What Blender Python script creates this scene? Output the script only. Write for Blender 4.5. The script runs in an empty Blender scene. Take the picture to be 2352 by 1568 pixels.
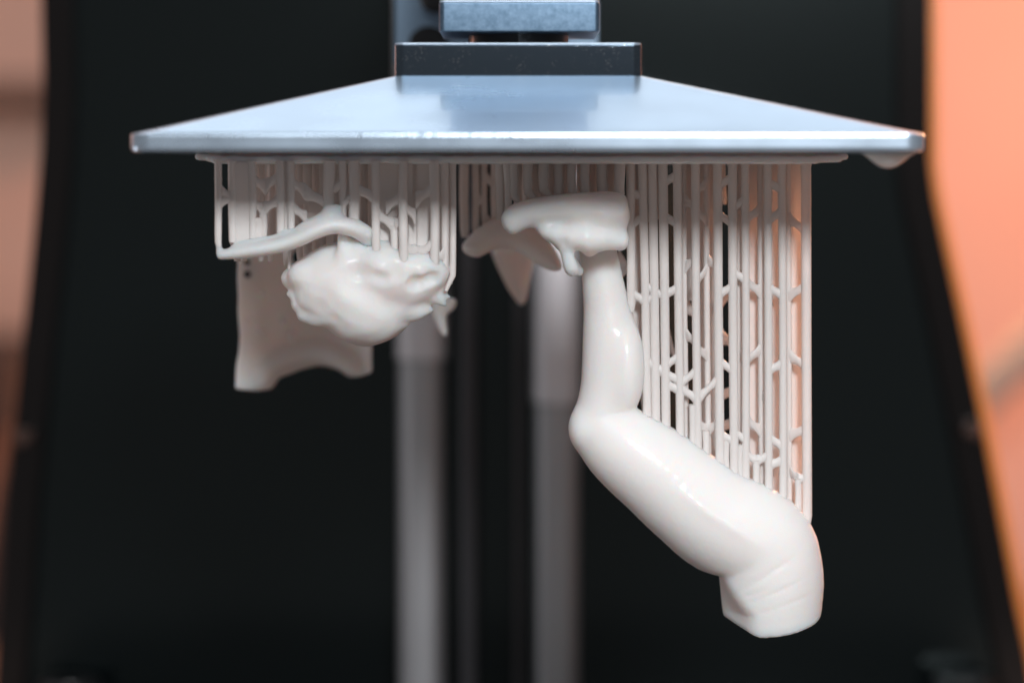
import bpy, bmesh, math, random
import numpy as np
from mathutils import Vector

random.seed(7)
sc = bpy.context.scene
MM = 0.001                      # all shapes below are written in millimetres

# ------------------------------------------------------------------ camera
DIST, PITCH = 457.0, math.atan(410 / 6533)
EYE = (0.0, -DIST, -1.5)
cam_d = bpy.data.cameras.new('camera')
cam = bpy.data.objects.new('camera', cam_d)
sc.collection.objects.link(cam)
cam.location = [c * MM for c in EYE]
cam.rotation_euler = (math.pi / 2 - PITCH, 0, 0)
cam_d.lens, cam_d.sensor_width = 100, 36
cam_d.clip_start, cam_d.clip_end = 0.02, 20
cam_d.dof.use_dof = True
cam_d.dof.focus_distance = (DIST - 4) * MM
cam_d.dof.aperture_fstop = 8.0
sc.camera = cam

# ------------------------------------------------------------------ world and view
w = bpy.data.worlds.new('World'); sc.world = w; w.use_nodes = True
bg = w.node_tree.nodes['Background']
bg.inputs[0].default_value = (1.0, 0.93, 0.915, 1)
bg.inputs[1].default_value = 0.125
sc.view_settings.view_transform = 'Standard'
sc.view_settings.look = 'None'
sc.view_settings.exposure = 0
sc.view_settings.gamma = 1
sc.cycles.use_denoising = True
sc.cycles.max_bounces = 8
sc.cycles.sample_clamp_indirect = 6

# ------------------------------------------------------------------ lamps
def area(name, loc, target, sx, sy, power, col):
    d = bpy.data.lights.new(name, 'AREA'); d.shape = 'RECTANGLE'
    d.size, d.size_y, d.energy, d.color = sx * MM, sy * MM, power, col
    o = bpy.data.objects.new(name, d); sc.collection.objects.link(o)
    o.location = [c * MM for c in loc]
    v = Vector(target) - Vector(loc)
    o.rotation_euler = v.to_track_quat('-Z', 'Y').to_euler()
    return o
area('key_lamp', (105, -600, 245), (10, 0, -45), 115, 110, 3.15, (0.985, 0.99, 1.0))
area('rail_fill', (-290, 20, -80), (0, 130, -60), 70, 80, 0.075, (0.96, 0.97, 1.0))  # unseen fill added to brighten the rails behind the print
area('ceiling_lamp', (20, -420, 430), (0, -20, 8), 520, 260, 1.25, (0.97, 0.985, 1.0))
area('top_lamp', (0, 268, 305), (0, -20, 8), 900, 250, 0.95, (0.84, 0.92, 1.0))
area('wall_lamp', (370, 440, 160), (170, 700, -10), 80, 80, 1.75, (1.0, 0.345, 0.20))
area('amber_fill', (236, 545, 110), (55, 0, -35), 40, 170, 6.0, (1.0, 0.42, 0.20))  # unseen fill added for the wall's orange bounce on the right supports
room_d = bpy.data.lights.new('left_wall_fill', 'POINT')  # unseen fill added to lift the dim wall on the left
room_d.energy, room_d.color, room_d.shadow_soft_size = 0.55, (1.0, 0.46, 0.33), 0.05
room = bpy.data.objects.new('left_wall_fill', room_d); sc.collection.objects.link(room)
room.location = (-0.48, 0.40, 0.06)

# ------------------------------------------------------------------ pixel helper: design coordinates of the photograph at 2352 px width
cp, sp = math.cos(PITCH), math.sin(PITCH)
def P(px, py, Y=0.0):
    u, v = (px - 1176) / 6533, (784 - py) / 6533
    dy, dz = cp + v * sp, -sp + v * cp
    t = (Y + DIST) / dy
    return Vector((u * t, Y, EYE[2] + dz * t))
def K(Y=0.0):                   # mm per photo pixel at depth Y
    return 0.07 * (Y + DIST) / DIST

# ------------------------------------------------------------------ materials
def mat(name, base, rough=0.5, metal=0.0, spec=0.5, **kw):
    m = bpy.data.materials.new(name); m.use_nodes = True
    b = m.node_tree.nodes['Principled BSDF']
    b.inputs['Base Color'].default_value = (*base, 1)
    b.inputs['Roughness'].default_value = rough
    b.inputs['Metallic'].default_value = metal
    b.inputs['Specular IOR Level'].default_value = spec
    for k, v in kw.items():
        b.inputs[k.replace('_', ' ')].default_value = v
    return m
def noise_nodes(m, scale, detail=3, rough=0.6, stretch=(1, 1, 1)):
    nt = m.node_tree
    tc = nt.nodes.new('ShaderNodeTexCoord'); mp = nt.nodes.new('ShaderNodeMapping')
    mp.inputs['Scale'].default_value = stretch
    n = nt.nodes.new('ShaderNodeTexNoise')
    n.inputs['Scale'].default_value = scale; n.inputs['Detail'].default_value = detail
    n.inputs['Roughness'].default_value = rough
    nt.links.new(tc.outputs['Object'], mp.inputs[0]); nt.links.new(mp.outputs[0], n.inputs['Vector'])
    return n
def vary(m, scale, c0, c1, lo=0.3, hi=0.7, **kw):
    nt = m.node_tree; n = noise_nodes(m, scale, **kw)
    r = nt.nodes.new('ShaderNodeValToRGB')
    r.color_ramp.elements[0].position, r.color_ramp.elements[1].position = lo, hi
    r.color_ramp.elements[0].color, r.color_ramp.elements[1].color = (*c0, 1), (*c1, 1)
    nt.links.new(n.outputs['Fac'], r.inputs[0])
    nt.links.new(r.outputs[0], nt.nodes['Principled BSDF'].inputs['Base Color'])
    return n, r
def bump(m, scale, strength, dist=0.0002, **kw):
    nt = m.node_tree; n = noise_nodes(m, scale, **kw)
    b = nt.nodes.new('ShaderNodeBump')
    b.inputs['Strength'].default_value = strength; b.inputs['Distance'].default_value = dist
    nt.links.new(n.outputs['Fac'], b.inputs['Height'])
    nt.links.new(b.outputs[0], nt.nodes['Principled BSDF'].inputs['Normal'])

def rough_var(m, sock, scale, lo, hi, **kw):
    n = noise_nodes(m, scale, **kw); r_ = m.node_tree.nodes.new('ShaderNodeMapRange')
    r_.inputs[1].default_value, r_.inputs[2].default_value, r_.inputs[3].default_value, r_.inputs[4].default_value = .35, .65, lo, hi
    m.node_tree.links.new(n.outputs['Fac'], r_.inputs[0]); m.node_tree.links.new(r_.outputs[0], m.node_tree.nodes['Principled BSDF'].inputs[sock])
RESIN = mat('resin', (0.885, 0.875, 0.868), 0.5, 0, 0.2, Coat_Weight=0.20, Coat_Roughness=0.07, Subsurface_Weight=1.0,
            Subsurface_Radius=(1.0, 0.62, 0.50), Subsurface_Scale=0.0042)
bump(RESIN, 420, 0.30, 0.00030, detail=4, rough=0.65)
THIN = mat('thin_resin', (0.94, 0.915, 0.90), 0.42, 0, 0.35, Subsurface_Weight=0.4, Subsurface_Radius=(1.0, 0.85, 0.8), Subsurface_Scale=0.0005)
def translucent(m, col, fac):
    nt = m.node_tree; b = nt.nodes['Principled BSDF']; out = nt.nodes['Material Output']
    t = nt.nodes.new('ShaderNodeBsdfTranslucent'); t.inputs[0].default_value = (*col, 1)
    x = nt.nodes.new('ShaderNodeMixShader'); x.inputs[0].default_value = fac
    nt.links.new(b.outputs[0], x.inputs[1]); nt.links.new(t.outputs[0], x.inputs[2]); nt.links.new(x.outputs[0], out.inputs[0])
translucent(THIN, (0.92, 0.80, 0.74), 0.22)
bump(THIN, 700, 0.2, 0.0002, detail=2)
PLATE = mat('plate_metal', (0.53, 0.66, 0.80), 0.30, 0.8, 0.5, Coat_Weight=0.7, Coat_Roughness=0.06)
bump(PLATE, 2500, 0.06, 0.00004, detail=3, stretch=(.08, 1, 1))
rough_var(PLATE, 'Roughness', 70, .24, .36, detail=5, stretch=(.5, 1, 1))
rough_var(RESIN, 'Coat Roughness', 160, .04, .22, detail=3)
BLOCK = mat('polished_block', (0.18, 0.235, 0.29), 0.13, 1.0, 0.5)
def specks(m, base, dot, scale, size):
    nt = m.node_tree
    tc = nt.nodes.new('ShaderNodeTexCoord'); v = nt.nodes.new('ShaderNodeTexVoronoi')
    v.inputs['Scale'].default_value = scale
    lt = nt.nodes.new('ShaderNodeMath'); lt.operation = 'LESS_THAN'
    nz = noise_nodes(m, 300, 2); mu = nt.nodes.new('ShaderNodeMath'); mu.operation = 'MULTIPLY_ADD'
    mu.inputs[1].default_value = size * 4.0; mu.inputs[2].default_value = -size * 1.35
    mx = nt.nodes.new('ShaderNodeMix'); mx.data_type = 'RGBA'
    mx.inputs[6].default_value, mx.inputs[7].default_value = (*base, 1), (*dot, 1)
    nt.links.new(tc.outputs['Object'], v.inputs['Vector'])
    nt.links.new(nz.outputs['Fac'], mu.inputs[0]); nt.links.new(mu.outputs[0], lt.inputs[1])
    nt.links.new(v.outputs['Distance'], lt.inputs[0]); nt.links.new(lt.outputs[0], mx.inputs[0])
    nt.links.new(mx.outputs[2], nt.nodes['Principled BSDF'].inputs['Base Color'])
specks(BLOCK, (0.15, 0.21, 0.275), (1.0, 1.0, 1.0), 2700, 0.165)
CLAMP = mat('blasted_block', (0.2, 0.3, 0.4), 0.36, 0.85, 0.5)
vary(CLAMP, 1100, (0.085, 0.145, 0.215), (0.175, 0.265, 0.37), 0.32, 0.72, detail=5, rough=0.75)
EDGE_GLINT = mat('edge_highlight', (0.62, 0.74, 0.88), 0.3, 0.6)  # bevel highlight of the blocks, painted as a brighter metal
BEAM = mat('beam_metal', (0.74, 0.82, 0.92), 0.34, 0.9)
BLACK = mat('black_panel', (0.0022, 0.0034, 0.0038), 0.13, 0, 0.70)
BLACK.node_tree.nodes['Principled BSDF'].inputs['Specular Tint'].default_value = (0.80, 0.98, 1.0, 1)
TRIM = mat('black_trim', (0.0034, 0.0026, 0.0028), 0.13, 0, 0.6)
DARKM = mat('dark_metal', (0.008, 0.008, 0.009), 0.3, 0.0, 0.5)
STEEL = mat('rail_steel', (0.42, 0.425, 0.445), 0.55, 0.9)
STEEL_LIT = mat('rail_steel_lit', (0.68, 0.67, 0.70), 0.60, 0.85)  # lighter copy of the rail steel, with the bright reflection put into its colour
SCREW = mat('screw_steel', (0.05, 0.05, 0.056), 0.45, 0.4)  # plain dark steel of the lead screw
BRACK = mat('bracket_metal', (0.22, 0.32, 0.43), 0.5, 0.2)
AMBER = mat('amber_acrylic', (0.85, 0.30, 0.075), 0.3, 0, 0.5, Subsurface_Weight=0.4,
            Subsurface_Radius=(1, 0.4, 0.1), Subsurface_Scale=0.003)
WALL = mat('wall_paint', (0.88, 0.70, 0.60), 0.8)
vary(WALL, 6, (0.62, 0.46, 0.385), (0.70, 0.53, 0.45))
WOOD = mat('shelf_wood', (0.22, 0.17, 0.15), 0.6)
vary(WOOD, 30, (0.17, 0.13, 0.11), (0.26, 0.20, 0.17), stretch=(0.2, 1, 6))
CABIN = mat('cabinet_paint', (0.035, 0.032, 0.036), 0.6)
GREYM = mat('lamp_arm_paint', (0.30, 0.31, 0.29), 0.6)

# ------------------------------------------------------------------ object helpers
def link(name, mesh, material, parent=None, smooth=math.radians(35)):
    o = bpy.data.objects.new(name, mesh); sc.collection.objects.link(o)
    if material is not None and not mesh.materials: mesh.materials.append(material)
    mesh.polygons.foreach_set('use_smooth', [True] * len(mesh.polygons))
    if smooth is not None: mesh.set_sharp_from_angle(angle=smooth)
    if smooth is not None and len(mesh.polygons) < 3000:
        wn = o.modifiers.new('weighted_normals', 'WEIGHTED_NORMAL'); wn.keep_sharp = True; wn.weight = 100
    if parent is not None:
        o.parent = parent
        o.location = -Vector(parent.location)
    return o
def mesh_of(verts, faces, name='mesh'):
    me = bpy.data.meshes.new(name)
    me.from_pydata([(v[0] * MM, v[1] * MM, v[2] * MM) for v in verts], [], faces)
    me.update(); return me
def bm_mesh(bm, name='mesh'):
    bmesh.ops.recalc_face_normals(bm, faces=bm.faces)
    me = bpy.data.meshes.new(name); bm.to_mesh(me); bm.free(); return me
def tag(o, label, cat, group=None, kind=None):
    o['label'], o['category'] = label, cat
    if group: o['group'] = group
    if kind: o['kind'] = kind
    return o
def thing(name, label, cat, loc=(0, 0, 0), group=None):
    o = bpy.data.objects.new(name, None); sc.collection.objects.link(o)
    o.empty_display_size = 0.005
    o.location = [c * MM for c in loc]
    return tag(o, label, cat, group)

def tube_geo(pts, radii, seg=12, closed_ends=True):
    pts = [Vector(p) for p in pts]; V, F = [], []
    t0 = (pts[1] - pts[0]).normalized()
    ref = Vector((0, 1, 0)) if abs(t0.y) < 0.9 else Vector((1, 0, 0))
    for i, p in enumerate(pts):
        t = (pts[min(i + 1, len(pts) - 1)] - pts[max(i - 1, 0)]).normalized()
        a = t.cross(ref).normalized(); b = t.cross(a)
        for k in range(seg):
            an = 2 * math.pi * k / seg
            V.append(p + (a * math.cos(an) + b * math.sin(an)) * radii[i])
    for i in range(len(pts) - 1):
        for k in range(seg):
            k2 = (k + 1) % seg
            F.append((i * seg + k, i * seg + k2, (i + 1) * seg + k2, (i + 1) * seg + k))
    if closed_ends:
        F.append(tuple(reversed(range(seg)))); n = (len(pts) - 1) * seg
        F.append(tuple(range(n, n + seg)))
    return V, F
def tube(pts, radii, seg=12):
    V, F = tube_geo(pts, radii, seg)
    me = mesh_of(V, F)
    bm = bmesh.new(); bm.from_mesh(me); bpy.data.meshes.remove(me)
    return bm_mesh(bm)
def box_mesh(x0, x1, y0, y1, z0, z1, bev=0.0, seg=2):
    bm = bmesh.new(); bmesh.ops.create_cube(bm, size=1)
    for v in bm.verts:
        v.co = Vector(((x0 + x1) / 2 + v.co.x * (x1 - x0), (y0 + y1) / 2 + v.co.y * (y1 - y0), (z0 + z1) / 2 + v.co.z * (z1 - z0))) * MM
    if bev: bmesh.ops.bevel(bm, geom=bm.edges[:], offset=bev * MM, segments=seg, affect='EDGES', profile=0.5)
    return bm_mesh(bm)
def rrect(cx, cy, hw, hd, r, k=6):
    out = []
    for qx, qy, a0 in ((1, 1, 0), (-1, 1, 90), (-1, -1, 180), (1, -1, 270)):
        for i in range(k + 1):
            a = math.radians(a0 + 90 * i / k)
            out.append((cx + qx * (hw - r) + r * math.cos(a), cy + qy * (hd - r) + r * math.sin(a)))
    return out
def loft(loops):                # loops: list of (outline, z)
    V, F = [], []; n = len(loops[0][0])
    for pts, z in loops: V += [(x, y, z) for x, y in pts]
    for i in range(len(loops) - 1):
        for k in range(n):
            k2 = (k + 1) % n
            F.append((i * n + k, i * n + k2, (i + 1) * n + k2, (i + 1) * n + k))
    F.append(tuple(reversed(range(n)))); m = (len(loops) - 1) * n; F.append(tuple(range(m, m + n)))
    return mesh_of(V, F)
def rblock(cx, cy, hw, hd, r, z0, z1, b):   # block with round corners and eased rims
    L = []
    for dz, ins in ((0, b), (0.3 * b, 0.3 * b), (b, 0)): L.append((rrect(cx, cy, hw - ins, hd - ins, max(r - ins, .05)), z0 + dz))
    for dz, ins in ((b, 0), (0.3 * b, 0.3 * b), (0, b)): L.append((rrect(cx, cy, hw - ins, hd - ins, max(r - ins, .05)), z1 - dz))
    return loft(L)
def prism(poly, y0, y1, bev=0.0):           # poly: (x, z) outline given thickness in y
    n = len(poly)
    V = [(x, y0, z) for x, z in poly] + [(x, y1, z) for x, z in poly]
    F = [tuple(range(n)), tuple(reversed(range(n, 2 * n)))] + [(i, (i + 1) % n, n + (i + 1) % n, n + i) for i in range(n)]
    me = mesh_of(V, F); bm = bmesh.new(); bm.from_mesh(me); bpy.data.meshes.remove(me)
    bmesh.ops.recalc_face_normals(bm, faces=bm.faces)
    if bev: bmesh.ops.bevel(bm, geom=bm.edges[:], offset=bev * MM, segments=2, affect='EDGES')
    return bm_mesh(bm)

# ------------------------------------------------------------------ signed distance modelling for the cast resin shapes
class Field:
    def __init__(s, lo, hi, h):
        s.lo, s.h = np.array(lo, np.float32), h
        n = [int(math.ceil((b - a) / h)) + 1 for a, b in zip(lo, hi)]
        ax = [np.float32(lo[i]) + np.arange(n[i], dtype=np.float32) * np.float32(h) for i in range(3)]
        s.X, s.Y, s.Z = ax[0][:, None, None], ax[1][None, :, None], ax[2][None, None, :]
        s.f = np.full(n, 1e3, np.float32)
    def ell(s, c, r):
        x, y, z = (s.X - c[0]), (s.Y - c[1]), (s.Z - c[2])
        k0 = np.sqrt((x / r[0]) ** 2 + (y / r[1]) ** 2 + (z / r[2]) ** 2)
        k1 = np.sqrt((x / r[0] ** 2) ** 2 + (y / r[1] ** 2) ** 2 + (z / r[2] ** 2) ** 2) + 1e-6
        return (k0 * (k0 - 1) / k1).astype(np.float32)
    def cone(s, a, b, ra, rb, fy=1.0):
        ab = [b[i] - a[i] for i in range(3)]; L = sum(v * v for v in ab) + 1e-9
        x, y, z = s.X - a[0], s.Y - a[1], s.Z - a[2]
        t = np.clip((x * ab[0] + y * ab[1] + z * ab[2]) / L, 0, 1)
        return (np.sqrt((x - t * ab[0]) ** 2 + ((y - t * ab[1]) / fy) ** 2 + (z - t * ab[2]) ** 2) - (ra + (rb - ra) * t)).astype(np.float32)
    def poly(s, pts, y0, half, R):
        x, z = s.X[:, :, 0], s.Z[0, :, :]; pts = [(p[0], p[1]) for p in pts]
        d = np.full((s.X.shape[0], s.Z.shape[2]), 1e9, np.float32); sg = np.ones_like(d)
        for i in range(len(pts)):
            a, b = pts[i], pts[i - 1]
            ex, ez = b[0] - a[0], b[1] - a[1]; wx, wz = x - a[0], z - a[1]
            t = np.clip((wx * ex + wz * ez) / (ex * ex + ez * ez + 1e-9), 0, 1)
            d = np.minimum(d, (wx - ex * t) ** 2 + (wz - ez * t) ** 2)
            c1 = (z >= a[1]); c2 = (z < b[1]); c3 = (ex * wz > ez * wx)
            flip = (c1 & c2 & c3) | (~c1 & ~c2 & ~c3)
            sg = np.where(flip, -sg, sg)
        d2 = (np.sqrt(d) * sg)[:, None, :]
        qx, qy = d2 + R, np.abs(s.Y - y0) - half + R
        return (np.sqrt(np.maximum(qx, 0) ** 2 + np.maximum(qy, 0) ** 2) + np.minimum(np.maximum(qx, qy), 0) - R).astype(np.float32)
    def add(s, d, k=0.0):
        if k <= 0: s.f = np.minimum(s.f, d); return
        hh = np.clip(0.5 + 0.5 * (s.f - d) / k, 0, 1); s.f = (s.f * (1 - hh) + d * hh - k * hh * (1 - hh)).astype(np.float32)
    def cut(s, d, k=0.5):          # remove the inside of d
        hh = np.clip(0.5 + 0.5 * (-d - s.f) / -k, 0, 1)
        hh = np.clip(0.5 - 0.5 * (s.f + d) / k, 0, 1)
        s.f = (s.f * (1 - hh) + (-d) * hh + k * hh * (1 - hh)).astype(np.float32)
    def chain(s, pts, k=1.0, fy=1.0, sub=3):
        d = None
        if len(pts) > 2:       # run a smooth curve through the stations
            A = np.array([pts[0]] + list(pts) + [pts[-1]], float); out = []
            for i in range(1, len(A) - 2):
                p0, p1, p2, p3 = A[i - 1], A[i], A[i + 1], A[i + 2]
                for t in np.arange(0, 1, 1 / sub):
                    out.append(.5 * (2 * p1 + (p2 - p0) * t + (2 * p0 - 5 * p1 + 4 * p2 - p3) * t * t + (3 * p1 - p0 - 3 * p2 + p3) * t ** 3))
            pts = out + [A[-2]]
        for a, b in zip(pts[:-1], pts[1:]):
            q = s.cone(a[:3], b[:3], a[3], b[3], fy)
            if d is None: d = q; continue
            kk = .08; h_ = np.clip(0.5 + 0.5 * (d - q) / kk, 0, 1); d = (d * (1 - h_) + q * h_ - kk * h_ * (1 - h_)).astype(np.float32)
        s.add(d, k)
    def groove(s, a, b, w, amp):     # shallow crease (amp > 0) or ridge (amp < 0) along a line in the x-z plane, on the front only
        x, z = s.X - a[0], s.Z - a[2]; ex, ez = b[0] - a[0], b[2] - a[2]
        t = np.clip((x * ex + z * ez) / (ex * ex + ez * ez), 0, 1)
        d2 = (x - ex * t) ** 2 + (z - ez * t) ** 2
        s.f = s.f + (amp * np.exp(-d2 / (w * w)) * (np.sin(np.pi * (0.08 + 0.84 * t))) * (s.Y < 0)).astype(np.float32)
    def ripple(s, amp, freq, ph=0.0):
        s.f = s.f + np.float32(amp) * (np.sin(s.X * freq + ph + 1.7 * np.sin(s.Z * freq * .6)) * np.sin(s.Z * freq * .83 + ph * 2 + np.sin(s.Y * freq)) * np.cos(s.Y * freq * .9 + ph)).astype(np.float32)
    def mesh(s, relax=2):
        f = s.f; ins = f < 0; n = f.shape; c = tuple(v - 1 for v in n)
        acc = np.zeros(c + (3,), np.float32); cnt = np.zeros(c, np.float32)
        for ax in range(3):
            o = [a for a in range(3) if a != ax]
            for i in (0, 1):
                for j in (0, 1):
                    off = [0, 0, 0]; off[o[0]], off[o[1]] = i, j
                    s0 = tuple(slice(off[a], off[a] + c[a]) for a in range(3)); off[ax] = 1
                    s1 = tuple(slice(off[a], off[a] + c[a]) for a in range(3))
                    cr = ins[s0] != ins[s1]; f0, f1 = f[s0][cr], f[s1][cr]
                    p = np.zeros((len(f0), 3), np.float32); p[:, ax] = f0 / (f0 - f1); p[:, o[0]] = i; p[:, o[1]] = j
                    acc[cr] += p; cnt[cr] += 1
        act = cnt > 0; idx = np.full(c, -1, np.int32); idx[act] = np.arange(act.sum())
        ijk = np.argwhere(act).astype(np.float32)
        V = (ijk + acc[act] / cnt[act][:, None]) * s.h + s.lo
        Q = []
        for ax in range(3):
            o = [(ax + 1) % 3, (ax + 2) % 3]
            sl = [slice(1, -1)] * 3; sl[ax] = slice(0, n[ax] - 1); a = ins[tuple(sl)]
            sl[ax] = slice(1, n[ax]); b = ins[tuple(sl)]
            e = np.argwhere(a != b); st = a[tuple(e.T)]
            e = e.copy(); e[:, o[0]] += 1; e[:, o[1]] += 1
            q = []
            for d0, d1 in ((-1, -1), (0, -1), (0, 0), (-1, 0)):
                t = e.copy(); t[:, o[0]] += d0; t[:, o[1]] += d1; q.append(idx[tuple(t.T)])
            q = np.stack(q, 1); q[~st] = q[~st][:, ::-1]; Q.append(q)
        Q = np.concatenate(Q); V = V * MM
        for _ in range(relax):         # light relaxation removes grid steps
            S = np.zeros_like(V); N = np.zeros(len(V), np.float32)
            for a in range(4):
                i, j = Q[:, a], Q[:, (a + 1) % 4]
                for ax in range(3):
                    S[:, ax] += np.bincount(i, V[j, ax], len(V)) + np.bincount(j, V[i, ax], len(V))
                N += np.bincount(i, minlength=len(V)) + np.bincount(j, minlength=len(V))
            V = 0.5 * V + 0.5 * S / N[:, None]
        me = bpy.data.meshes.new('cast'); me.from_pydata(V.tolist(), [], Q.tolist()); me.update()
        return me
def pix(pts, Y): return [(P(x, y, Y).x, P(x, y, Y).z) for x, y in pts]
def smooth_loop(pts, it=2):
    for _ in range(it):
        out = []
        for i in range(len(pts)):
            a, b = pts[i], pts[(i + 1) % len(pts)]
            out += [(a[0] * .75 + b[0] * .25, a[1] * .75 + b[1] * .25), (a[0] * .25 + b[0] * .75, a[1] * .25 + b[1] * .75)]
        pts = out
    return pts

# ================================================================== the room behind
wall = link('wall', box_mesh(-900, 1100, 700, 712, -700, 700), WALL); wall['kind'] = 'structure'
floor = link('table_top', box_mesh(-900, 1100, -260, 699, -190, -175, 2), WOOD); floor['kind'] = 'structure'
a = P(-60, 205, 560); b = P(150, 172, 560)
t = thing('wall_shelf', 'blurred brown shelf on the wall left of the printer', 'shelf', (a.x, 560, a.z))
link('shelf_board', box_mesh(-420, b.x + 20, 655, 699, a.z, b.z + 2, 1), WOOD, t)
link('shelf_bracket', prism([(-175, a.z - .5), (-175, a.z - 22), (-171, a.z - 22), (-171, a.z - .5)], 665, 699), WOOD, t)
z1 = P(0, 800, 600).z
t = thing('cabinet', 'dark blurred cabinet standing low behind the left pillar', 'cabinet', (-260, 600, -175))
link('cabinet_body', box_mesh(-420, -183, 560, 695, P(0, 985, 600).z, z1, 2), CABIN, t)
link('cabinet_leg', box_mesh(-415, -403, 565, 577, -175, P(0, 985, 600).z, 1), CABIN, t)
link('cabinet_leg', box_mesh(-197, -185, 565, 577, -175, P(0, 985, 600).z, 1), CABIN, t)
p0, p1 = P(2195, 960, 520), P(2480, 700, 520)
t = thing('lamp_arm', 'blurred grey slanting arm beyond the right pillar', 'lamp arm', (p0.x, 520, p0.z))
link('arm_tube', tube([p0 + (p0 - p1) * .6, p0, p1, p1 + (p1 - p0) * 1.2], [7, 7, 7, 7], 16), GREYM, t)
link('arm_joint', tube([p0 + (p0 - p1) * .6 + Vector((0, -10, 0)), p0 + (p0 - p1) * .6 + Vector((0, 10, 0))], [10, 10], 16), GREYM, t)
link('arm_post', tube([p0 + (p0 - p1) * .6, Vector((p0.x + (p0.x - p1.x) * .6, 520, -175))], [5, 5], 12), GREYM, t)

# ================================================================== printer body
YB = 150
body = thing('printer_body', 'black printer housing with tapering sides behind the hanging print', 'printer', (0, YB, -175))
L_edge = [(100, -260), (100, 0), (104, 200), (99, 350), (86, 500), (66, 700), (50, 850), (35, 1000), (20, 1150), (8, 1350), (-4, 1500), (-30, 1900)]
R_edge = [(2130, -260), (2130, 0), (2131, 380), (2140, 450), (2160, 545), (2190, 680), (2220, 820), (2250, 968), (2290, 1180), (2330, 1390), (2352, 1490), (2420, 1900)]
outl = pix(L_edge, YB) + list(reversed(pix(R_edge, YB)))
link('back_panel', prism(outl, YB, YB + 6, 0.5), BLACK, body)
def strip(edge, w0, w1, y0, y1):
    pts = pix([(x + w0, y) for x, y in edge], YB) + list(reversed(pix([(x + w1, y) for x, y in edge], YB)))
    return prism(pts, y0, y1, 0.6)
link('edge_trim', strip(L_edge, 0.5, 72, YB - 4, YB - .2), TRIM, body)
link('edge_trim', strip(R_edge, -72, -0.5, YB - 4, YB - .2), TRIM, body)
link('amber_edge', strip(R_edge, 1, 26, YB - 1, YB + 5), AMBER, body)
for x, y in ((57, 1002), (2232, 985)):
    c = P(x, y, YB - 4)
    link('hinge_pin', tube([c, c + Vector((0, -3, 0)), c + Vector((0, -3.6, 0))], [1.9, 1.9, 1.3], 20), mat('pin', (0.10, 0.06, 0.05), 0.3, 0.5), body)
link('base', box_mesh(-125, 125, -60, 175, -175, -135, 3), BLACK, body)
link('base_rim', box_mesh(-90, 90, -50, 90, -134.8, -131, 1.5), TRIM, body)
# guide rails, screw and rod between base and top
YR = 130
def vbar(name, label, cat, x0, x1, mats, group=None, ztop=130, steps=None, depth=None):
    depth = (P(x1, 1000, YR).x - P(x0, 1000, YR).x) * .8
    a, b = P(x0, 1000, YR), P(x1, 1000, YR)
    t = thing(name, label, cat, ((a.x + b.x) / 2, YR, -135), group)
    zs = [-134.9] + [P(0, s, YR).z for s in (steps or [])] + [ztop]
    for i in range(len(zs) - 1):
        g = 0.0 if i == 0 else 0.4
        link('rail_body' if i == 0 else 'rail_lit_part', rblock((a.x + b.x) / 2, YR + depth / 2, (b.x - a.x) / 2 + g, depth / 2 + g, min((b.x - a.x) / 2.02, depth / 2.02), zs[i], zs[i + 1] - .05, .4), mats[i], t)  # upper rail length in lighter steel stands in for its bright reflection
    return t
vbar('guide_rail', 'wide blurred grey steel rail on the left, below the head', 'rail', 914, 1022, [STEEL, STEEL_LIT], 'vertical rails behind the print', steps=[828])
vbar('guide_rail', 'wide blurred grey steel rail on the right, beside the bent leg', 'rail', 1226, 1332, [STEEL, STEEL_LIT], 'vertical rails behind the print', steps=[928])
vbar('lead_screw', 'narrow dark blurred screw rod next to the left rail', 'rod', 1056, 1096, [SCREW])
vbar('guide_rod', 'thinnest and darkest blurred rod, close to the right rail', 'rod', 1182, 1200, [mat('rod_steel', (0.045, 0.043, 0.047), .5, .5)])
# thumb screws low at both sides
for i, (x, y, lab) in enumerate(((160, 1557, 'dark thumb screw at the bottom beside the left pillar'), (2215, 1550, 'dark thumb screw with orange glints beside the right pillar'))):
    c = P(x, y, 140)
    t = thing('thumb_screw', lab, 'screw', (c.x, 140, -131), 'thumb screws on the base')
    link('knob', rblock(c.x, 140, 6.2, 6.2, 6.1, c.z - 9, c.z, 0.8), DARKM, t)
    link('shaft', tube([(c.x, 140, -131), (c.x, 140, c.z - 8.8)], [2, 2], 12), DARKM, t)
    for k in range(14):
        an = k * math.tau / 14 + .1
        link('grip_rib', tube([(c.x + 6.2 * math.cos(an), 140 + 6.2 * math.sin(an), c.z - 8), (c.x + 6.2 * math.cos(an), 140 + 6.2 * math.sin(an), c.z - 1)], [.6, .6], 6), DARKM, t)

# ================================================================== bracket behind the mount
YC = 62
br = thing('carriage_bracket', 'blurred blue grey bracket with dark round holes behind the top block', 'bracket', (0, YC, 14))
def outline_rect(x0, x1, y0, y1): return pix([(x0, y0), (x1, y0), (x1, y1), (x0, y1)], YC)
link('bracket_plate', prism(outline_rect(908, 1372, -160, 150), YC, YC + 5, .5), BRACK, br)
for x, y, r in ((1004, -8, 40), (985, 108, 46), (1372, -40, 30)):
    c = P(x, y, YC)
    link('bolt_head', tube([c + Vector((0, .5, 0)), c + Vector((0, -2.5, 0)), c + Vector((0, -3, 0))], [r * K(YC), r * K(YC), r * K(YC) - .5], 24), DARKM, br)
c = P(1190, -120, YC)
link('arm_beam', box_mesh(c.x - 11, c.x + 11, -18, YC - .1, 28, 56, .6), BEAM, br)

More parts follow.
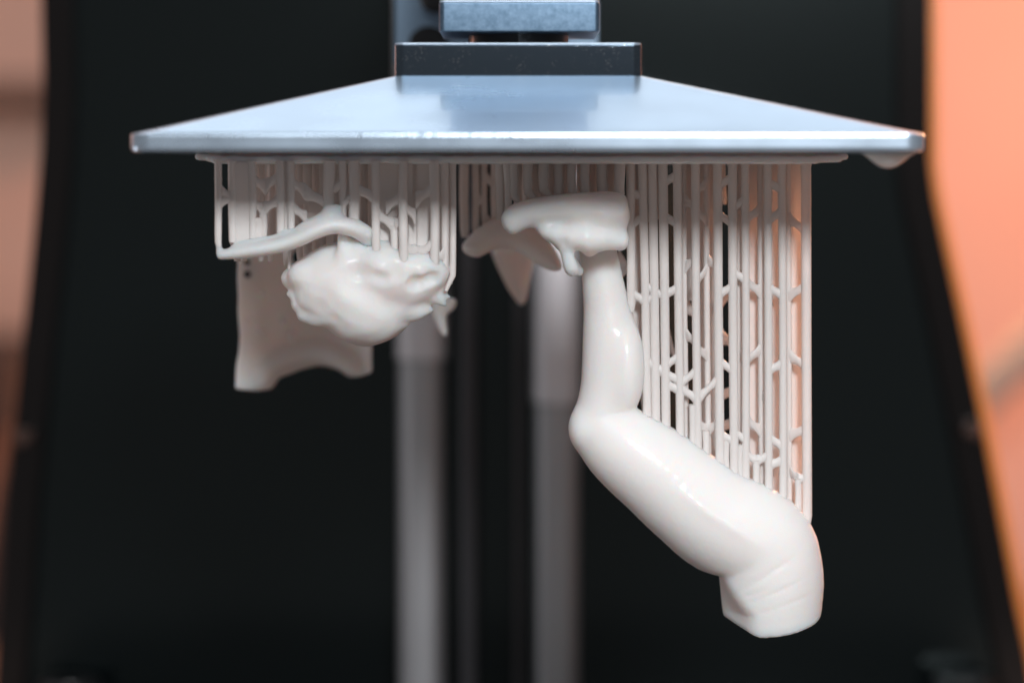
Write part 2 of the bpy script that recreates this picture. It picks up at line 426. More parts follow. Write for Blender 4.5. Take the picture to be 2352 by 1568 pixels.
# ================================================================== build plate
YF = -35
plate = thing('build_plate', 'wide blue grey sloped metal build plate with stacked blocks on top', 'build plate', (2, 0, 0))
bl, br_, tl, tr = P(294, 330, YF), P(2130, 330, YF), P(902, 176, -17), P(1478, 176, -17)
zt, ze = P(1176, 175, -17).z, P(1176, 312, YF).z
cxb, hwb, cxt, hwt = (bl.x + br_.x) / 2, (br_.x - bl.x) / 2, (tl.x + tr.x) / 2, (tr.x - tl.x) / 2
hdb, hdt = 35.0, 17.0
def lvl(f, ins=0.0, rb=3.2):
    return rrect(cxb + (cxt - cxb) * f, 0, hwb + (hwt - hwb) * f - ins, hdb + (hdt - hdb) * f - ins, rb * (1 - f) + 1.6 * f, 14)
loops = [(lvl(0, .9), 0), (lvl(0, .35), .08), (lvl(0, .08), .35), (lvl(0, 0), .8), (lvl(0, .0), ze - .06), (lvl(0, .068), ze + .28), (lvl(0.006, .04), ze + .35), (lvl(0.018), ze + .48)]
z5 = ze + .48
loops += [(lvl(0.509), z5 + (zt - z5) * .5), (lvl(1.0), zt)]
link('plate_body', loft(loops), PLATE, plate, math.radians(8))
bz1 = P(0, 99, -17).z
link('mount_block', rblock((P(905, 0, -17).x + P(1475, 0, -17).x) / 2, -1, (P(1475, 0, -17).x - P(905, 0, -17).x) / 2, 15.9, 1.5, zt + .02, bz1 - .29, .12), BLOCK, plate)
link('mount_highlight', rblock((P(905, 0, -17).x + P(1475, 0, -17).x) / 2, -1, (P(1475, 0, -17).x - P(905, 0, -17).x) / 2 - .1, 15.8, 1.4, bz1 - .28, bz1, .13), EDGE_GLINT, plate)  # thin brighter slab painted in as the top bevel's highlight
ux0, ux1 = P(1008, 0, -15).x, P(1378, 0, -15).x
uz0, uz1 = P(0, 73, -15).z, P(0, 1, -15).z
link('clamp_block', rblock((ux0 + ux1) / 2, -1, (ux1 - ux0) / 2, 14, .9, uz0, uz1 - .35, .18), CLAMP, plate)
link('clamp_highlight', rblock((ux0 + ux1) / 2, -1, (ux1 - ux0) / 2 - .08, 13.92, .85, uz1 - .34, uz1, .16), EDGE_GLINT, plate)  # highlight line of the upper block, made as a brighter slab
link('neck', rblock(1, 0, 8, 8, 7.9, bz1 - .2, uz0 + .3, .1), DARKM, plate)
link('upper_neck', rblock(1, -2, 6, 6, 5.9, uz1 - .1, 52, .1), DARKM, plate)

first_bead = None
for i in range(16):
    x = (830 + i * 25 + random.uniform(-10, 10)) if i < 15 else 478
    c = P(x, 311 + random.uniform(-1.5, 1.5), YF + .05)
    if first_bead is None:
        bm = bmesh.new(); bmesh.ops.create_uvsphere(bm, u_segments=12, v_segments=8, radius=MM)
        first_bead = o = link('resin_bead', bm_mesh(bm), RESIN, None, None)
        tag(o, 'tiny wet resin bead along the front lip of the plate', 'bead', 'resin beads on the front lip')
    else:
        o = first_bead.copy(); sc.collection.objects.link(o)
    q = random.uniform(.10, .22); o.scale = (q * random.uniform(1, 1.6), q * .7, q); o.location = c * MM

# ================================================================== raft and droplet
raft = Field((P(430, 0, -12).x, -16, -3.2), (P(1975, 0, -12).x, 36, 0.4), 0.32)
def slab(x0, x1, y0, y1, z0, z1, r=.35):
    cx, cy, cz, hx, hy, hz = (x0 + x1) / 2, (y0 + y1) / 2, (z0 + z1) / 2, (x1 - x0) / 2 - r, (y1 - y0) / 2 - r, (z1 - z0) / 2 - r
    qx, qy, qz = np.abs(raft.X - cx) - hx, np.abs(raft.Y - cy) - hy, np.abs(raft.Z - cz) - hz
    return (np.sqrt(np.maximum(qx, 0) ** 2 + np.maximum(qy, 0) ** 2 + np.maximum(qz, 0) ** 2) + np.minimum(np.maximum(np.maximum(qx, qy), qz), 0) - r).astype(np.float32)
X = lambda px, Y=-10: P(px, 0, Y).x
raft.add(slab(X(443), X(1953), -10, 30, -1.05, -.02))
raft.add(slab(X(470), X(1935), -11.5, 28, -1.35, -.4), .3)
raft.add(slab(X(485), X(1880), -12, 28, -1.62, -.5), .3)
raft.f = raft.f + (0.10 * np.sin(raft.X * 1.3 + np.sin(raft.X * .7) * 2) * np.cos(raft.Y * .9)).astype(np.float32)
tag(link('resin_raft', raft.mesh(), RESIN, None, None), 'thin brownish resin raft stuck along the underside of the plate', 'raft')
c = P(2040, 350, -29)
V, F = [], []
prof = [(4.2, .0), (4.0, -.12), (3.3, -.55), (2.6, -1.1), (1.9, -1.65), (1.2, -2.08), (.6, -2.27), (.02, -2.32)]
loops = [([(c.x + r * math.cos(i * math.tau / 28), -29 + r * math.sin(i * math.tau / 28)) for i in range(28)], z - .01) for r, z in reversed(prof)]
tag(link('resin_droplet', loft(loops), RESIN, None, None), 'blurred resin droplet hanging under the right corner of the plate', 'droplet')

# ================================================================== bent leg
arm_t = thing('bent_leg', 'glossy white resin leg bent at the knee, foot up, thigh cut off', 'leg figure', P(1380, 980, 0))
st = [((1328, 560), (1414, 560)), ((1336, 640), (1431, 640)), ((1339, 700), (1446, 700)), ((1338, 750), (1461, 750)), ((1337, 800), (1472, 800)), ((1336, 850), (1475, 850)),
      ((1333, 890), (1470, 890)), ((1325, 930), (1457, 930)), ((1314, 972), (1448, 962)), ((1315, 1012), (1476, 975)), ((1336, 1050), (1520, 994)), ((1372, 1092), (1570, 1018)),
      ((1420, 1140), (1625, 1050)), ((1478, 1199), (1690, 1093)), ((1538, 1256), (1750, 1127)), ((1596, 1294), (1812, 1153)), ((1642, 1326), (1862, 1192)), ((1648, 1370), (1886, 1270)), ((1652, 1420), (1888, 1350)), ((1662, 1470), (1885, 1430))]
F_ = Field((P(1290, 0).x, -12.5, P(0, 1475).z), (P(1905, 0).x, 12.5, P(0, 545).z), 0.25)
pts = []
for a, b in st:
    A, B = P(*a), P(*b); pts.append(((A.x + B.x) / 2, 0.0, (A.z + B.z) / 2, (A - B).length / 2 * (.985 if len(pts) < 9 else .955)))
F_.chain(pts, 1.2)
e = P(1338, 985); F_.add(F_.ell((e.x, -.5, e.z), (1.9, 3.2, 2.6)), 2.0)           # knee
e = P(1440, 845); F_.add(F_.ell((e.x, -2.0, e.z), (2.4, 3.5, 6.5)), 2.0)          # calf
for a, b in (((1545, 1108), (1640, 1178)), ((1600, 1150), (1745, 1245))): F_.groove(P(*a), P(*b), .9, -.22)
n = np.array((.11, .26, -1.0)); n /= np.linalg.norm(n); c = P(1768, 1418)
F_.cut(-((F_.X - c.x) * n[0] + F_.Y * n[1] + (F_.Z - c.z) * n[2]).astype(np.float32), .25)
A_ = P(1650, 1360); zt_ = P(1640, 1318).z
d_ = (F_.X - A_.x - (F_.Z - zt_) * -.085) + .46 * np.clip((zt_ - F_.Z) / 6.0, 0, 1) * (F_.Y - 2.0)
F_.cut(np.maximum(d_, F_.Z - zt_).astype(np.float32), 1.3)      # flat face at the cut end
for a, b, am in (((1680, 1352), (1832, 1250), .15), ((1700, 1372), (1858, 1304), .13), ((1690, 1336), (1790, 1272), .10), ((1705, 1400), (1870, 1345), .10), ((1690, 1358), (1750, 1335), .12)): F_.groove(P(*a), P(*b), .30, am * 1.15)
F_.ripple(.05, .42, .6)
link('leg_body', F_.mesh(), RESIN, arm_t, None)
# foot with thick drips round the wrist
cu = smooth_loop([(1153, 500), (1166, 477), (1190, 463), (1242, 453), (1313, 443), (1425, 440), (1439, 452), (1441, 496), (1436, 520), (1440, 552), (1430, 571), (1412, 568), (1393, 558), (1375, 574), (1352, 588), (1334, 572), (1322, 575), (1300, 575), (1286, 578),
                  (1272, 564), (1256, 540), (1237, 526), (1213, 519), (1190, 532), (1176, 539), (1160, 525)], 2)
F_ = Field((P(1140, 0).x, -16, P(0, 645).z), (P(1455, 0).x, 8, P(0, 425).z), 0.27)
F_.add(F_.poly(pix(cu, -4), -4.0, 6.6, 2.6))
def pe(x, y, Y=0): v = P(x, y, Y); return (v.x, Y, v.z)
F_.add(F_.ell(pe(1390, 500, -6), (3.6, 6.5, 3.2)), 1.5)
F_.chain([(*pe(1180, 505, -9), 1.6), (*pe(1215, 492, -10), 1.8), (*pe(1270, 480, -11), 1.9), (*pe(1340, 474, -11.2), 2.0), (*pe(1418, 474, -10.5), 1.6)], 1.6)
F_.chain([(*pe(1262, 530, -10.0), 1.6), (*pe(1345, 545, -11.2), 2.4), (*pe(1422, 552, -9.5), 1.3)], 1.8)
F_.chain([(*pe(1289, 545, -10.2), 1.15), (*pe(1300, 575, -10.6), 1.05), (*pe(1311, 612, -10.4), 1.15), (*pe(1316, 620, -9.5), 1.1)], .9)   # the long drip
F_.chain([(*pe(1345, 560, -9.8), 1.8), (*pe(1352, 574, -9.4), 1.0)], .9)
F_.chain([(*pe(1312, 600, -7), 1.1), (*pe(1328, 622, -5), .9)], .9)
for a, b, w_, am in (((1215, 486), (1330, 470), .8, .35), ((1320, 470), (1438, 474), .7, .35), ((1250, 508), (1335, 522), 1.2, .5), ((1340, 514), (1438, 518), 1.0, .5), ((1322, 560), (1330, 592), .8, .4), ((1186, 500), (1240, 505), .9, .3), ((1400, 530), (1436, 540), .8, .25), ((1285, 540), (1300, 560), .7, .3)): F_.groove(pe(*a), pe(*b), w_, am)
F_.ripple(.10, .75, 1.1)
link('foot', F_.mesh(), RESIN, arm_t, None)

# ================================================================== bearded head with band, left
head_t = thing('head_figure', 'glossy white upside-down resin head with spiky hair and curved band', 'head figure', P(830, 700, -4))
F_ = Field((P(635, 0, -4).x, -17, P(0, 805, -4).z), (P(1062, 0, -4).x, 12, P(0, 500, -4).z), 0.22)
ho = smooth_loop([(664, 612), (655, 640), (660, 656), (672, 668), (680, 690), (686, 706), (702, 716), (735, 728), (765, 752), (800, 774), (841, 786), (872, 775), (908, 749), (936, 728), (950, 704), (976, 684), (1000, 660), (1026, 640), (1020, 590), (960, 570), (880, 560), (830, 520), (800, 525), (790, 560), (730, 575)], 2)
F_.add(F_.poly(pix(ho, -4), -4, 7.5, 6.0))
F_.add(F_.ell(pe(800, 655, -7), (7.5, 6.0, 6.2)), 3)
F_.add(F_.ell(pe(850, 715, -5), (6.2, 6.0, 4.8)), 3)
F_.add(F_.ell(pe(930, 640, -7), (5.5, 5.0, 5.0)), 2.5)
F_.add(F_.ell(pe(862, 598, -9), (3.2, 3.2, 2.6)), 1.6)
F_.add(F_.ell(pe(935, 622, -9), (6.6, 4.6, 3.6)), 2.2); F_.add(F_.ell(pe(875, 615, -9.5), (3.8, 4.2, 3.2)), 2.0)
for x, y, Y, r in ((700, 628, -9, 1.9), (800, 606, -11, 1.5), (822, 575, -10, 1.5), (960, 600, -10, 1.3), (985, 640, -9, 1.5), (1005, 622, -9, 1.1), (905, 612, -11, 1.3), (880, 575, -9, 1.3), (668, 640, -6, 1.2)):
    F_.add(F_.ell(pe(x, y, Y), (r * 1.2, r, r)), 1.3)
F_.chain([(*pe(700, 722, -7), 1.2), (*pe(735, 728, -8), 1.5), (*pe(770, 722, -9), 1.3)], 1.0)                 # lip of the beard
F_.chain([(*pe(790, 545, -10), 1.0), (*pe(790, 575, -11), 1.0), (*pe(795, 600, -11), .9)], 1.0)
for a, b, r in (((925, 705), (993, 712), 1.9), ((955, 665), (1030, 682), 1.5), ((930, 716), (962, 724), .9), ((960, 640), (1036, 650), 1.2), ((985, 668), (1022, 700), .9), ((890, 735), (930, 745), .8), ((690, 680), (662, 676), .8), ((705, 700), (676, 700), .8), ((745, 725), (712, 736), 1.0), ((985, 655), (1024, 664), 1.0), ((940, 600), (955, 578), .8), ((905, 655), (940, 668), 1.0), ((700, 715), (694, 724), 1.0), ((685, 695), (680, 706), .8)):
    F_.chain([(*pe(*a, -7), r * 1.2), (*pe((a[0] + b[0]) / 2, (a[1] + b[1]) / 2 + 1, -7.5), r * .85), (*pe(*b, -7), .32)], .9)
for a, b in (((690, 690), (730, 712)), ((730, 712), (765, 742)), ((765, 742), (778, 756))):                   # fold under the cheek
    F_.cut(F_.cone(pe(*a, -12.2), pe(*b, -12.8), .9, .7), 1.2)
F_.cut(F_.cone(pe(820, 622, -13.6), pe(880, 640, -13.8), .9, .7), 1.2)
F_.cut(F_.cone(pe(950, 655, -12.8), pe(1000, 640, -12.0), .8, .7), 1.0)
for a, b, w_, am in (((790, 640), (860, 660), 1.6, .5), ((870, 690), (940, 690), 1.8, .35), ((905, 590), (930, 640), 1.2, .5), ((950, 610), (975, 660), 1.1, .5), ((985, 600), (1000, 650), .9, .45), ((740, 650), (790, 690), 1.5, .3), ((840, 610), (835, 640), 1.0, .4)): F_.groove(pe(*a), pe(*b), w_, am)
F_.ripple(.13, .85, .4)
link('head_body', F_.mesh(1), RESIN, head_t, None)
F_ = Field((P(485, 0, -13).x, -19, P(0, 615, -13).z), (P(870, 0, -13).x, -5, P(0, 470, -13).z), 0.27)
F_.chain([(*pe(508, 586, -13), .70), (*pe(545, 580, -13), 1.0), (*pe(600, 572, -13.5), 1.15), (*pe(650, 561, -13.5), 1.2), (*pe(690, 547, -13.5), 1.2), (*pe(725, 530, -13.5), 1.25), (*pe(765, 517, -13), 1.35), (*pe(805, 522, -12.5), 1.35), (*pe(838, 536, -11.5), 1.2)], 1.6, 2.0)
F_.chain([(*pe(545, 568, -12.6), .6), (*pe(600, 556, -12.6), .7), (*pe(660, 542, -12.6), .7), (*pe(700, 525, -12.6), .7)], .8)
F_.chain([(*pe(700, 528, -13), 1.0), (*pe(757, 500, -12.5), 1.5), (*pe(775, 470, -12), .9)], 1.2)
F_.chain([(*pe(815, 520, -12), 1.0), (*pe(842, 545, -11), 1.1), (*pe(848, 575, -10), 1.0)], 1.0)
F_.add(F_.poly(pix(smooth_loop([(528, 574), (600, 564), (650, 553), (700, 532), (752, 514), (750, 492), (728, 498), (704, 506), (690, 522), (670, 528), (652, 524), (640, 538), (618, 548), (600, 546), (575, 549), (552, 554), (536, 560)], 1), -12.4), -12.4, .55, .4), .5)
F_.chain([(*pe(504, 577, -13), .45), (*pe(502, 560, -13), .5)], .6)
F_.chain([(*pe(755, 512, -13), 1.1), (*pe(757, 490, -12.6), .9), (*pe(755, 450, -12), .7)], .8)
link('band', F_.mesh(), RESIN, head_t, None)

# ================================================================== collar shell and fragments further back
YS = 36
sh = smooth_loop([(560, 420), (549, 600), (550, 700), (553, 770), (544, 855), (542, 892), (586, 896), (622, 894), (640, 868), (688, 850), (735, 843), (772, 851), (802, 868), (830, 862), (855, 853), (854, 790), (860, 700), (880, 600), (880, 420)], 0)
F_ = Field((P(530, 0, YS).x, 21, P(0, 910, YS).z), (P(895, 0, YS).x, 49, P(0, 405, YS).z), 0.34)
xc = P(690, 0, YS).x
y0 = YS + 3 - 0.030 * (F_.X - xc) ** 2 + 0.0 * F_.Z
F_.add(F_.poly(pix(sh, YS), y0.astype(np.float32), 2.4, .4))
a = pe(735, 905, 30); F_.cut(F_.ell((a[0], 29, a[2]), (6.6, 9.5, 6.4)), 2.2)
def cy(x, y): return float(YS + 3 - 0.03 * (P(x, y, YS).x - xc) ** 2)
F_.chain([(*pe(x, y, cy(x, y) - 2.7), rr) for x, y, rr in ((604, 872, 1.0), (625, 842, 1.5), (655, 822, 1.7), (700, 812, 1.8), (745, 812, 1.8), (785, 826, 1.6), (812, 846, 1.1))], 1.6)
for x, y, r in ((567, 602, .6), (568, 630, .65), (690, 590, 1.5)):
    F_.cut(F_.cone(pe(x, y, 5), pe(x, y, 48), r, r), .4)
for x, y, r in ((603, 678, .65), (574, 735, .5), (650, 742, .55), (668, 772, .7), (600, 762, .6)):
    F_.add(F_.ell(pe(x, y, float(YS + 3 - 0.03 * (P(x, y, YS).x - xc) ** 2) - 2.7), (r * .8, .6, r * 1.4)), .5)
F_.ripple(.12, .6, .9)
tag(link('resin_collar', F_.mesh(), RESIN, None, None), 'dim brownish resin collar with arched bottom behind the head', 'collar')
def fragment(name, label, cat, loop, Y, half, R, it=2, extra=None):
    q = pix(smooth_loop(loop, it), Y); xs, zs = [a[0] for a in q], [a[1] for a in q]
    F = Field((min(xs) - 2, Y - half - 2, min(zs) - 2), (max(xs) + 2, Y + half + 2, max(zs) + 2), 0.32)
    F.add(F.poly(q, Y, half, R))
    if extra: extra(F)
    F.ripple(.12, .7, Y)
    return tag(link(name, F.mesh(), RESIN, None, None), label, cat)
fragment('resin_fin', 'dark curved resin fin tucked behind the foot, drooping to both sides', 'fin', [(1060, 562), (1076, 543), (1110, 514), (1147, 494), (1200, 490), (1245, 530), (1275, 572), (1288, 598), (1293, 614), (1284, 624), (1264, 623), (1240, 610), (1218, 594), (1194, 579), (1166, 570), (1133, 573), (1112, 585), (1096, 592), (1072, 585), (1061, 574)], 20, 3.2, 2.6)
fragment('resin_spike', 'dark blurred resin spike pointing down left of the right rail', 'spike', [(1122, 560), (1140, 610), (1165, 660), (1186, 692), (1199, 704), (1209, 688), (1218, 640), (1228, 590), (1228, 555)], 42, 3.5, 2.5)
fragment('resin_tuft', 'small blurred brown resin tuft behind the spiky hair', 'tuft', [(985, 675), (1046, 684), (1048, 698), (1040, 714), (1022, 722), (1031, 776), (1012, 768), (990, 715)], 34, 2.5, 1.5)

# ================================================================== support lattices
PIL = {}
def snap(t, p, Y):
    best, bx, bY = 17.0, p[0], Y
    for x0, y0, x1, y1, Yp in PIL.get(t.name, []):
        if abs(Yp - Y) > 4.5 or not (min(y0, y1) - 8 <= p[1] <= max(y0, y1) + 8): continue
        x = x0 + (x1 - x0) * (p[1] - y0) / (y1 - y0)
        if abs(x - p[0]) < best: best, bx, bY = abs(x - p[0]), x, Yp
    return (bx, p[1]), bY
def pillar(t, x0, x1, ybot, Y=0.0, wpx=16, ytop=370, bend=None, tip=True):
    r = wpx / 2 * (1.26 if Y < 0 else 1.05) * K(Y)
    PIL.setdefault(t.name, []).append((x0, ytop, x1, ybot, Y))
    A, B = P(x0, ytop, Y), P(x1, ybot, Y)
    j = random.uniform(-.12, .12)
    pts = [A, A.lerp(B, .02), A.lerp(B, .5) + Vector((j, 0, 0)), A.lerp(B, 1 - min(.14, 1.4 / max((A - B).length, 1)))]
    rad = [r * 1.25, r * random.uniform(.98, 1.06), r * random.uniform(.94, 1.03), r]
    if bend: 
        C = P(bend[0], bend[1], Y); pts += [B, C]; rad += [r * .95, r * .55]
    else:
        if t.name == 'support_lattice.001' and Y < -8: B = B + Vector((0, 5.5, -.6))     # the tip leans into the model
        pts.append(B); rad.append(r * (.7 if tip else 1.1))
    return link('support_pillar', tube(pts, rad, 14), THIN, t)
def brace(t, a, b, Y=0.0, wpx=12, dy=0.0):
    (a, Ya), (b, Yb) = snap(t, a, Y), snap(t, b, Y)
    if abs(a[0] - b[0]) < 6: return
    A, B = P(*a, Ya), P(*b, Yb); r = wpx / 2 * 1.35 * K(Y)
    prof = ((0, 2.3), (.12, 2.15), (.22, 1.75), (.34, 1.42), (.5, 1.3), (.66, 1.42), (.78, 1.75), (.88, 2.15), (1, 2.3))   # webbed into the pillars, which run along z
    V, F, n = [], [], 12
    for q, k in prof:
        c = A.lerp(B, q)
        V += [c + Vector((0, r * .92 * math.sin(i * math.tau / n), r * k * math.cos(i * math.tau / n))) for i in range(n)]
    for i in range(len(prof) - 1):
        F += [(i * n + j, i * n + (j + 1) % n, (i + 1) * n + (j + 1) % n, (i + 1) * n + j) for j in range(n)]
    F += [tuple(reversed(range(n))), tuple(range((len(prof) - 1) * n, len(prof) * n))]
    me = mesh_of(V, F); bm = bmesh.new(); bm.from_mesh(me); bpy.data.meshes.remove(me)
    return link('support_brace', bm_mesh(bm), THIN, t)
def film(t, x0, x1, y0, y1, Y, th=.5, y0b=None):
    q = pix([(x0, y0), (x1, y0), (x1, y1), (x0, y0b or y1)], Y)
    return link('resin_film', prism(q, Y - th / 2, Y + th / 2, .12), THIN, t)
la = thing('support_lattice', 'tall white lattice of resin supports standing over the thigh', 'supports', P(1650, 374, 0), 'resin support lattices')
YL = -1.0
for x0, x1, yb, wp in ((1448, 1450, 716, 16), (1475, 1487, 982, 16), (1498, 1507, 994, 17), (1522, 1530, 1008, 17), (1555, 1563, 1022, 16), (1597, 1603, 1050, 16), (1648, 1654, 1082, 17), (1682, 1687, 1106, 17),
                       (1711, 1713, 1120, 15), (1763, 1766, 1146, 15), (1795, 1799, 1162, 15), (1851, 1854, 1205, 18)):
    pillar(la, x0, x1, yb, YL, wp)
for x0, x1, yb, wp, Y in ((1570, 1577, 1030, 12, .8), (1622, 1627, 1062, 14, 1), (1697, 1700, 1110, 12, 1), (1747, 1750, 1138, 15, 1), (1809, 1813, 1168, 13, .8)):
    pillar(la, x0, x1, yb, Y, wp)
for x0, y0, yb, wp in ((1591, 928, 1038, 14), (1621, 988, 1056, 13), (1737, 1056, 1122, 14), (1833, 1098, 1180, 13), (1668, 1010, 1092, 12), (1700, 1020, 1112, 12)):
    pillar(la, x0, x0 + 1, yb, YL, wp, ytop=y0)
for a, b in (((1574, 765), (1596, 790)), ((1609, 800), (1625, 817)), ((1596, 848), (1567, 884)), ((1567, 888), (1596, 919)), ((1596, 919), (1650, 865)), ((1655, 828), (1680, 854)), ((1697, 819), (1713, 804)),
             ((1719, 830), (1747, 800)), ((1770, 852), (1796, 834)), ((1813, 814), (1848, 843)), ((1482, 829), (1522, 858)), ((1522, 858), (1561, 874)), ((1534, 842), (1556, 815)), ((1535, 880), (1556, 898)),
             ((1606, 968), (1626, 990)), ((1626, 990), (1650, 966)), ((1658, 995), (1680, 1016)), ((1718, 961), (1745, 992)), ((1718, 1038), (1742, 1062)), ((1742, 1062), (1765, 1043)),
             ((1769, 1002), (1796, 1028)), ((1770, 1069), (1795, 1056)), ((1814, 1000), (1848, 984)), ((1808, 1077), (1836, 1104)), ((1836, 1104), (1850, 1090)), ((1690, 990), (1712, 1012)),
             ((1526, 421), (1552, 402)), ((1526, 495), (1554, 516)), ((1530, 678), (1556, 660)), ((1452, 518), (1474, 497)), ((1452, 670), (1484, 694)), ((1484, 694), (1502, 680)), ((1502, 662), (1526, 688)), ((1480, 655), (1502, 668)), ((1572, 456), (1594, 478)), ((1572, 615), (1597, 592)),
             ((1600, 440), (1620, 420)), ((1601, 483), (1622, 508)), ((1603, 650), (1624, 616)), ((1624, 594), (1648, 616)), ((1650, 430), (1681, 405)), ((1650, 490), (1682, 516)), ((1655, 678), (1684, 656)),
             ((1684, 480), (1712, 456)), ((1688, 624), (1716, 644)), ((1716, 644), (1748, 674)), ((1713, 507), (1746, 478)), ((1764, 508), (1795, 484)), ((1764, 418), (1795, 436)), ((1765, 658), (1796, 680)), ((1810, 680), (1851, 656)), ((1810, 498), (1851, 534)), ((1452, 440), (1475, 455)), ((1748, 905), (1766, 925)), ((1470, 720), (1486, 745))):
    brace(la, a, b, YL, 12)
for i, (x0, x1, yb, wp, Y) in enumerate(((1462, 1470, 900, 18, 8), (1512, 1514, 480, 26, 9), (1583, 1586, 620, 22, 10), (1612, 1616, 1055, 14, 9), (1635, 1640, 1066, 15, 10),
                          (1660, 1664, 470, 12, 12), (1696, 1700, 1108, 18, 9), (1725, 1728, 1120, 16, 8), (1735, 1740, 1124, 15, 11), (1780, 1784, 1150, 20, 9), (1822, 1826, 1168, 20, 8), (1835, 1838, 1180, 18, 10))):
    pillar(la, x0, x1, yb, Y, wp)
for a, b, Y in (((1655, 690), (1690, 660), 10), ((1655, 770), (1690, 800), 10), ((1655, 915), (1690, 890), 10), ((1655, 985), (1690, 965), 10), ((1576, 700), (1606, 740), 10), ((1525, 760), (1575, 880), 14), ((1530, 740), (1560, 860), 12), ((1420, 590), (1460, 640), 9), ((1408, 640), (1460, 600), 9)):
    brace(la, a, b, Y, 13)
film(la, 1452, 1528, 372, 500, 4, .5, 520)
film(la, 1690, 1712, 372, 1108, 3.4, .4, 1100)
film(la, 1716, 1748, 372, 1118, 3.4, .4, 1108)
film(la, 1770, 1796, 372, 1150, 3.4, .4, 1140)
film(la, 1815, 1849, 372, 1185, 3.2, .4, 1165)
film(la, 1504, 1524, 640, 700, 1, .6)
film(la, 1452, 1476, 500, 960, 2.8, .4, 720)
film(la, 1488, 1500, 690, 985, 2.8, .4, 980)
film(la, 1560, 1600, 372, 690, 7, .5)
film(la, 1606, 1652, 372, 1070, 6, .5, 1050)

lb = thing('support_lattice', 'short lattice of dim resin supports above the head and band', 'supports', P(770, 374, -10), 'resin support lattices')
YH = -12
for x0, x1, yb, wp, Y in ((533, 535, 572, 15, YH), (578, 580, 564, 14, YH), (643, 645, 562, 16, YH), (668, 669, 548, 14, YH), (757, 757, 505, 22, YH), (787, 787, 520, 14, YH), (813, 813, 525, 20, YH),
                          (863, 864, 612, 16, -12), (926, 928, 640, 17, -12.5), (997, 998, 626, 17, -11.5), (1021, 1022, 632, 14, -10)):
    pillar(lb, x0, x1, yb, Y, wp)
pillar(lb, 501, 501, 556, -13, 13, bend=(506, 582))
pillar(lb, 1040, 1040, 632, -9, 12, bend=(1024, 668))
pillar(lb, 664, 664, 624, -7, 6, ytop=550)
for x0, y0, yb, wp in ((604, 480, 560, 15), (905, 519, 618, 15), (961, 583, 648, 15), (706, 500, 530, 12)):
    pillar(lb, x0, x0, yb, YH + 1, wp, ytop=y0)
for a, b in (((578, 462), (604, 484)), ((604, 484), (643, 455)), ((866, 487), (903, 521)), ((903, 521), (926, 496)), ((930, 562), (960, 587)), ((960, 587), (996, 555)), ((886, 476), (920, 448)), ((505, 430), (533, 460)), ((505, 470), (533, 448)),
             ((668, 415), (700, 440)), ((668, 470), (706, 505)), ((757, 440), (787, 420)), ((787, 470), (813, 445)), ((813, 430), (863, 455)), ((926, 470), (955, 500)), ((955, 460), (997, 430)), ((578, 410), (610, 430)), ((610, 430), (643, 400)), ((998, 600), (1021, 580)), ((700, 440), (755, 470))):
    brace(lb, a, b, YH + 1, 13)
for x0, x1, yb, wp, Y in ((545, 545, 600, 20, 2), (560, 560, 600, 18, 4), (600, 600, 600, 14, 4), (622, 622, 600, 15, 6), (656, 657, 610, 13, 2), (690, 690, 600, 18, 6), (706, 706, 600, 20, 3), (730, 732, 600, 18, 6), (740, 741, 600, 16, 3), (772, 772, 600, 18, 5),
                          (800, 800, 600, 15, 6), (838, 838, 600, 14, 6), (877, 877, 600, 16, 2), (890, 890, 600, 14, 8), (907, 907, 600, 18, 6), (940, 940, 620, 14, 3), (956, 956, 640, 18, 2), (978, 978, 640, 14, 6), (1010, 1010, 650, 12, 3), (1032, 1032, 650, 12, 2)):
    pillar(lb, x0, x1, yb, Y, wp)
film(lb, 537, 576, 372, 565, -12, .5)
film(lb, 580, 602, 500, 562, -12, .5)
film(lb, 646, 668, 372, 556, -11.5, .5)
film(lb, 868, 914, 372, 612, -9, .5, 622)
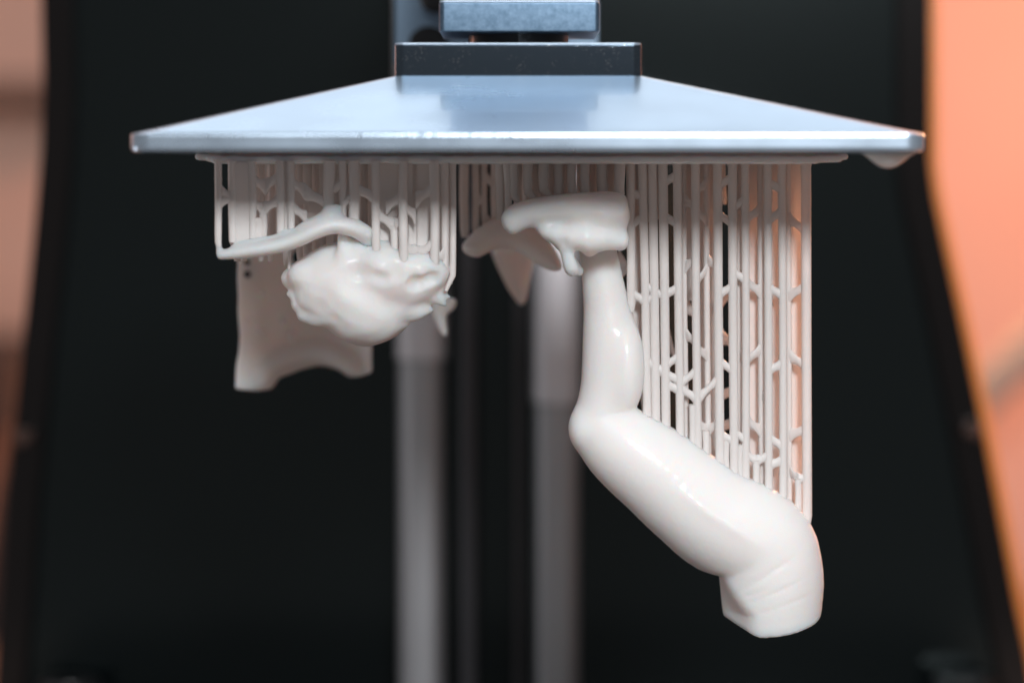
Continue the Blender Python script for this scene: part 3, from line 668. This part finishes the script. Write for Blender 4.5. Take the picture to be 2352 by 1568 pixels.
film(lb, 938, 948, 372, 640, -9, .5)
film(lb, 958, 990, 372, 650, -9, .5)
film(lb, 1003, 1038, 372, 650, -8, .5, 640)
film(lb, 932, 960, 440, 645, -8.4, .5)
film(lb, 708, 826, 445, 530, -7, .5)
film(lb, 672, 712, 432, 470, -8, .5)
film(lb, 862, 925, 372, 590, 3, .5)
film(lb, 930, 996, 372, 620, 5, .5)
film(lb, 1000, 1042, 372, 625, 0, .5)
film(lb, 530, 1040, 372, 560, 20, .5)

lc = thing('support_lattice', 'row of stubby resin supports holding the upturned foot', 'supports', P(1300, 374, 0), 'resin support lattices')
for x0, x1, yb, wp, Y in ((1147, 1150, 505, 16, -2), (1164, 1168, 495, 14, -3), (1178, 1180, 450, 17, -3), (1213, 1213, 440, 18, -3), (1249, 1249, 436, 19, -3), (1283, 1283, 445, 18, -2), (1313, 1314, 445, 16, -3), (1344, 1344, 445, 17, -3), (1382, 1384, 445, 20, -2), (1424, 1421, 446, 20, -3)):
    if wp in (17, 18, 19) and Y == -3 and x0 < 1300: pillar(lc, x0, x1, yb, Y, wp, bend=(x1 + 14, yb + 16))
    else: pillar(lc, x0, x1, yb, Y, wp, tip=False)
for x0, wp, Y in ((1190, 18, 7), (1212, 20, 9), (1232, 20, 7), (1250, 20, 9), (1268, 22, 6), (1286, 18, 9), (1298, 16, 7), (1330, 14, 8), (1362, 20, 7), (1403, 20, 7), (1200, 12, 14), (1380, 14, 14)):
    pillar(lc, x0, x0, 450 if x0 > 1310 else 505, Y, wp)
ld = thing('support_lattice', 'dark shaded row of resin supports reaching down to the fin', 'supports', P(1100, 374, 20), 'resin support lattices')
for x0, wp, yb in ((1066, 20, 545), (1092, 16, 540), (1112, 14, 525), (1136, 18, 515), (1160, 14, 500), (1205, 16, 500)):
    pillar(ld, x0, x0 + 1, yb, 20, wp)
for a, b in (((1112, 500), (1136, 520)), ((1136, 440), (1160, 420)), ((1092, 470), (1112, 450)), ((1112, 400), (1140, 430))):
    brace(ld, a, b, 20, 13)
